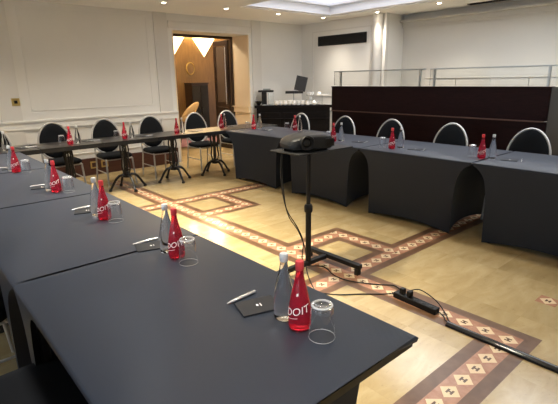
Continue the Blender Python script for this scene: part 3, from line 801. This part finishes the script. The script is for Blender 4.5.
# ------------------------------------------------------------------ mahogany partition with glass balustrade
YP0, YP1, XP = 1.88, 5.18, 5.70
t = thing('partition', 'tall dark mahogany partition behind the right row of chairs', 'partition', (XP, 0, 0))
MB().box(0, .12, YP0, YP1, 1.005, 1.372, bev=.003).build('upper_panel', M['mahogany'], t)
MB().box(.015, .12, YP0, YP1, .10, .99, bev=.003).build('lower_panel', M['mahogany'], t)
MB().box(-.006, .126, YP0-.006, YP1+.006, 1.372, 1.39, bev=.003).build('capping', M['mahogany'], t)
MB().box(-.010, .1, YP0+.05, YP1, .99, 1.005).build('trim_strip', M['bronze'], t)
MB().box(.03, .11, YP0, YP1, 0, .10).build('plinth', M['mahogany'], t)
b = MB(); b.box(5.72, 5.84, -2.6, YP0-.008, 0, 1.385)
o = b.build('half_wall', M['grey_paint']); tag(o, 'plain grey half wall at the right edge, beside the partition', 'wall')
def glass_rail(y0, y1, posts, label):
    t = thing('glass_balustrade', label, 'balustrade', (5.76, 0, 1.391), 0, 'glass balustrades on the partition')
    MB().box(-.005, .005, y0, y1, .012, .222).build('glass_pane', M['rail_pane'], t)
    MB().box(-.014, .014, y0, y1, .222, .238, bev=.003).build('top_rail', M['steel'], t)
    for y in posts: MB().box(-.014, .014, y-.014, y+.014, 0, .222, bev=.002).build('post', M['steel'], t)
glass_rail(3.50, 5.18, (5.04, 3.575), 'left glass balustrade pane with steel posts on top of the partition')
glass_rail(1.2, 3.42, (3.355, 1.93), 'right glass balustrade pane with steel posts on top of the partition')
# cream cupboards against the recessed wall
for i in range(4):
    y1 = 4.62-i*.6; t = thing('cream_cupboard', 'pale cream cupboard against the recessed wall, %s from the column' % ('first', 'second', 'third', 'fourth')[i], 'cupboard', (XF-.025, y1-.3, 0), 0, 'pale cupboards along the recessed wall')
    MB().box(-.36, 0, -.299, .299, 0, 1.485).build('carcass', M['cupboard'], t)
    MB().box(-.39, 0, -.30, .30, 1.485, 1.51, bev=.004).build('top', M['cupboard'], t)
    MB().box(-.38, -.361, -.293, .293, .06, 1.475, bev=.003).build('door', M['cupboard'], t)

# ------------------------------------------------------------------ buffet counter across the corner
p0, p1 = Vector((5.93, 7.565)), Vector((7.09, 6.43)); dirv = (p1-p0).normalized(); nrm = Vector((.7071, .7071))
L = (p1-p0).length; ang = math.atan2(dirv.y, dirv.x); ctr = (p0+p1)/2
t = thing('buffet_counter', 'dark mahogany buffet counter standing across the room corner', 'counter', (ctr.x, ctr.y, 0), ang)
# local: x along the front, +y into the corner
h = L/2
MB().prism([(-h+.04, 0), (h-.04, 0), (h-.2, .22), (-h+.2, .22)], .10, .93).build('body', M['buffet'], t)
MB().prism([(-h, -.03), (h, -.03), (h-.02, .04), (h-.2, .24), (-h+.2, .24), (-h+.02, .04)], .93, .985).build('worktop', M['buffet'], t)
MB().prism([(-h+.1, .04), (h-.1, .04), (h-.2, .2), (-h+.2, .2)], 0, .10).build('plinth', M['buffet'], t)
for k in range(3):
    w = (L-.16)/3; x0 = -h+.08+k*w; b = MB(); z0, z1 = .18, .84
    for a in ((x0+.03, x0+w-.03, z0, z0+.03), (x0+.03, x0+w-.03, z1-.03, z1), (x0+.03, x0+.06, z0, z1), (x0+w-.06, x0+w-.03, z0, z1)): b.box(a[0], a[1], -.014, 0, a[2], a[3], bev=.003)
    b.build('panel_moulding', M['buffet'], t)
MB().box(-h+.05, h-.05, -.035, 0, .70, .715).build('ledge', M['buffet'], t)
def on_counter(s, d): p = p0+dirv*s+nrm*d; return (p.x, p.y, .9855)
fa = ang    # facing the room along -nrm
def counter_thing(name, label, cat, s, d, group=None): return thing(name, label, cat, on_counter(s, d), fa, group)
t = counter_thing('coffee_machine', 'black and steel coffee machine on the left end of the buffet counter', 'coffee machine', .25, .10)
MB().box(-.10, .0, -.08, .10, 0, .27, bev=.008).build('body', M['black'], t)
MB().box(-.17, .15, -.09, .09, .27, .31, bev=.008).build('head', M['black'], t)
MB().box(-.07, .09, -.06, .06, .31, .345, bev=.01).build('lid', M['steel'], t)
MB().box(.03, .15, -.06, .07, .02, .26, bev=.01).build('water_tank', M['pane'], t)
MB().box(-.09, .15, -.10, .10, 0, .018, bev=.003).build('drip_tray', M['steel'], t)
t = counter_thing('serving_bowl', 'small black bowl at the left end of the buffet counter', 'bowl', .075, .10)
MB().lathe([(.03, 0), (.035, .005), (.04, .02), (.07, .06), (.075, .085), (.068, .083), (.0, .03)], 24).build('bowl', M['black_gloss'], t, True)
CUP = None
for k in range(7):
    lab = 'white china cup in the row on the buffet counter, %s from the left' % ('first', 'second', 'third', 'fourth', 'fifth', 'sixth', 'seventh', 'eighth')[k]
    s = .46+k*.092
    if CUP is None:
        CUP = counter_thing('cup', lab, 'cup', s, .02, 'white cups on the buffet')
        MB().lathe([(.024, 0), (.03, .004), (.04, .04), (.043, .095), (.04, .093), (.026, .014), (0, .012)], 20).build('bowl', M['white'], CUP, True, 60)
        MB().tube([(0, .040, .075), (0, .058, .07), (0, .059, .045), (0, .039, .03)], .0035, 6).build('handle', M['white'], CUP, True)
    else: dup(CUP, on_counter(s, .02), fa+.3*math.sin(k*2.1), lab)
t = counter_thing('display_box', 'open black presentation box on a slim stand above the white cups', 'display box', .82, .145)
MB().lathe([(.055, 0), (.055, .01), (.012, .016)], 20).build('stand_base', M['steel'], t); MB().tube([(0, 0, .012), (0, 0, .235)], .009, 10).build('stand_pole', M['steel'], t, True)
MB().box(-.17, .20, -.10, .13, .235, .285, bev=.004).build('tray', M['black'], t)
b = MB(); b.box(-.12, .12, -.008, .008, 0, .31, bev=.004)
ld = b.build('lid', M['black'], t); ld.location = (.12, .12, .285); ld.rotation_euler = (math.radians(-14), math.radians(13), 0)
MB().lathe([(0, 0), (.075, 0), (.075, .003), (0, .004)], 24, mx=Matrix.Translation((0, -.0085, .15)) @ Matrix.Rotation(PI/2, 4, 'X')).build('lid_emblem', M['grey_plastic'], ld)
t = counter_thing('tiered_stand', 'glass and white tiered stand of crockery right of the presentation box', 'stand', 1.17, .11)
MB().lathe([(.06, 0), (.06, .008), (.008, .015)], 20).build('base', M['chrome'], t); MB().tube([(0, 0, .01), (0, 0, .30)], .007, 8).build('pole', M['chrome'], t)
for z in (.09, .19): MB().lathe([(0, z), (.085, z+.003), (.09, z+.012), (.085, z+.01), (0, z+.006)], 24).build('tier', M['pane'], t, True)
for z, a in ((.20, .5), (.20, 2.6), (.20, 4.6), (.10, 1.5)):
    MB().lathe([(.018, 0), (.03, .03), (.033, .06), (0, .055)], 16, (.05*math.cos(a), .05*math.sin(a), z)).build('cup', M['white'], t, True)
t = counter_thing('teapot', 'white teapot beside the tiered stand on the buffet counter', 'teapot', 1.25, .02)
MB().lathe([(.03, 0), (.05, .02), (.055, .045), (.04, .075), (.015, .085), (.01, .1), (0, .102)], 20).build('body', M['white'], t, True)
MB().tube([(.045, 0, .04), (.075, 0, .055), (.085, 0, .08)], [.013, .009, .007], 8).build('spout', M['white'], t, True)
MB().tube([(-.048, 0, .065), (-.08, 0, .06), (-.08, 0, .03), (-.05, 0, .025)], .006, 8).build('handle', M['white'], t, True)
t = counter_thing('milk_jug', 'small white jug at the front right of the buffet counter', 'jug', 1.12, .0)
MB().lathe([(.025, 0), (.035, .02), (.034, .05), (.026, .075), (.03, .09), (.027, .088), (0, .03)], 18).build('body', M['white'], t, True)
MB().tube([(.03, 0, .075), (.055, 0, .07), (.055, 0, .035), (.034, 0, .03)], .005, 8).build('handle', M['white'], t, True)
t = counter_thing('cake_plate', 'flat white plate on a thin stem at the right end of the buffet', 'plate', 1.42, .07)
MB().lathe([(.06, 0), (.06, .006), (.01, .012), (.009, .19), (.05, .2)], 20).build('stem', M['pane'], t, True)
MB().lathe([(0, .2), (.13, .2), (.135, .212), (0, .208)], 28).build('plate', M['white'], t, True)
MB().lathe([(0, 0), (.04, 0), (.045, .03), (.03, .055), (0, .06)], 16, (-.07, 0, .21)).build('bun', M['white'], t, True)

# ------------------------------------------------------------------ light
def area(name, loc, rot, sx, sy, w, col):
    l = bpy.data.lights.new(name, 'AREA'); l.shape = 'RECTANGLE'; l.size = sx; l.size_y = sy; l.energy = w; l.color = col
    o = bpy.data.objects.new(name, l); COL.objects.link(o); o.location = loc; o.rotation_euler = rot
for a, b_ in wy: area('window_daylight', (-2.6, (a+b_)/2, 1.45), (0, -PI/2, 0), 1.8, 2.0, 9, (.78, .88, 1))
l = bpy.data.lights.new('corridor_glow', 'POINT'); l.energy = 60; l.color = (1, .70, .36); l.shadow_soft_size = .15
l2 = bpy.data.lights.new('corridor_fill_light', 'POINT'); l2.energy = 30; l2.color = (1, .86, .66); l2.shadow_soft_size = .12  # unseen lamp added to brighten the door reveal and corridor floor
o = bpy.data.objects.new('corridor_fill_light', l2); COL.objects.link(o); o.location = (4.9, 9.0, 2.85)
for x in (5.86, 6.78):
    o = bpy.data.objects.new('corridor_glow', l); COL.objects.link(o); o.location = (x+.05, YC-.16, 2.68)
w = bpy.data.worlds.new('World'); scn.world = w; w.use_nodes = True
w.node_tree.nodes['Background'].inputs[0].default_value = (.75, .85, 1, 1); w.node_tree.nodes['Background'].inputs[1].default_value = 1.0

# ------------------------------------------------------------------ camera
cam = bpy.data.cameras.new('camera'); cam.sensor_width = 36; cam.lens = 445.8/558*36; cam.clip_start = .02
co = bpy.data.objects.new('camera', cam); COL.objects.link(co)
R3 = Matrix.Rotation(-.715025, 3, 'Z') @ Matrix.Rotation(PI/2-.2696587, 3, 'X') @ Matrix.Rotation(-.0161047, 3, 'Z')
co.matrix_world = Matrix.Translation((0, 0, 1.52368)) @ R3.to_4x4()
scn.camera = co
vs = scn.view_settings; vs.view_transform = 'Standard'; vs.look = 'None'; vs.exposure = .95; vs.gamma = 1; vs.use_curve_mapping = False
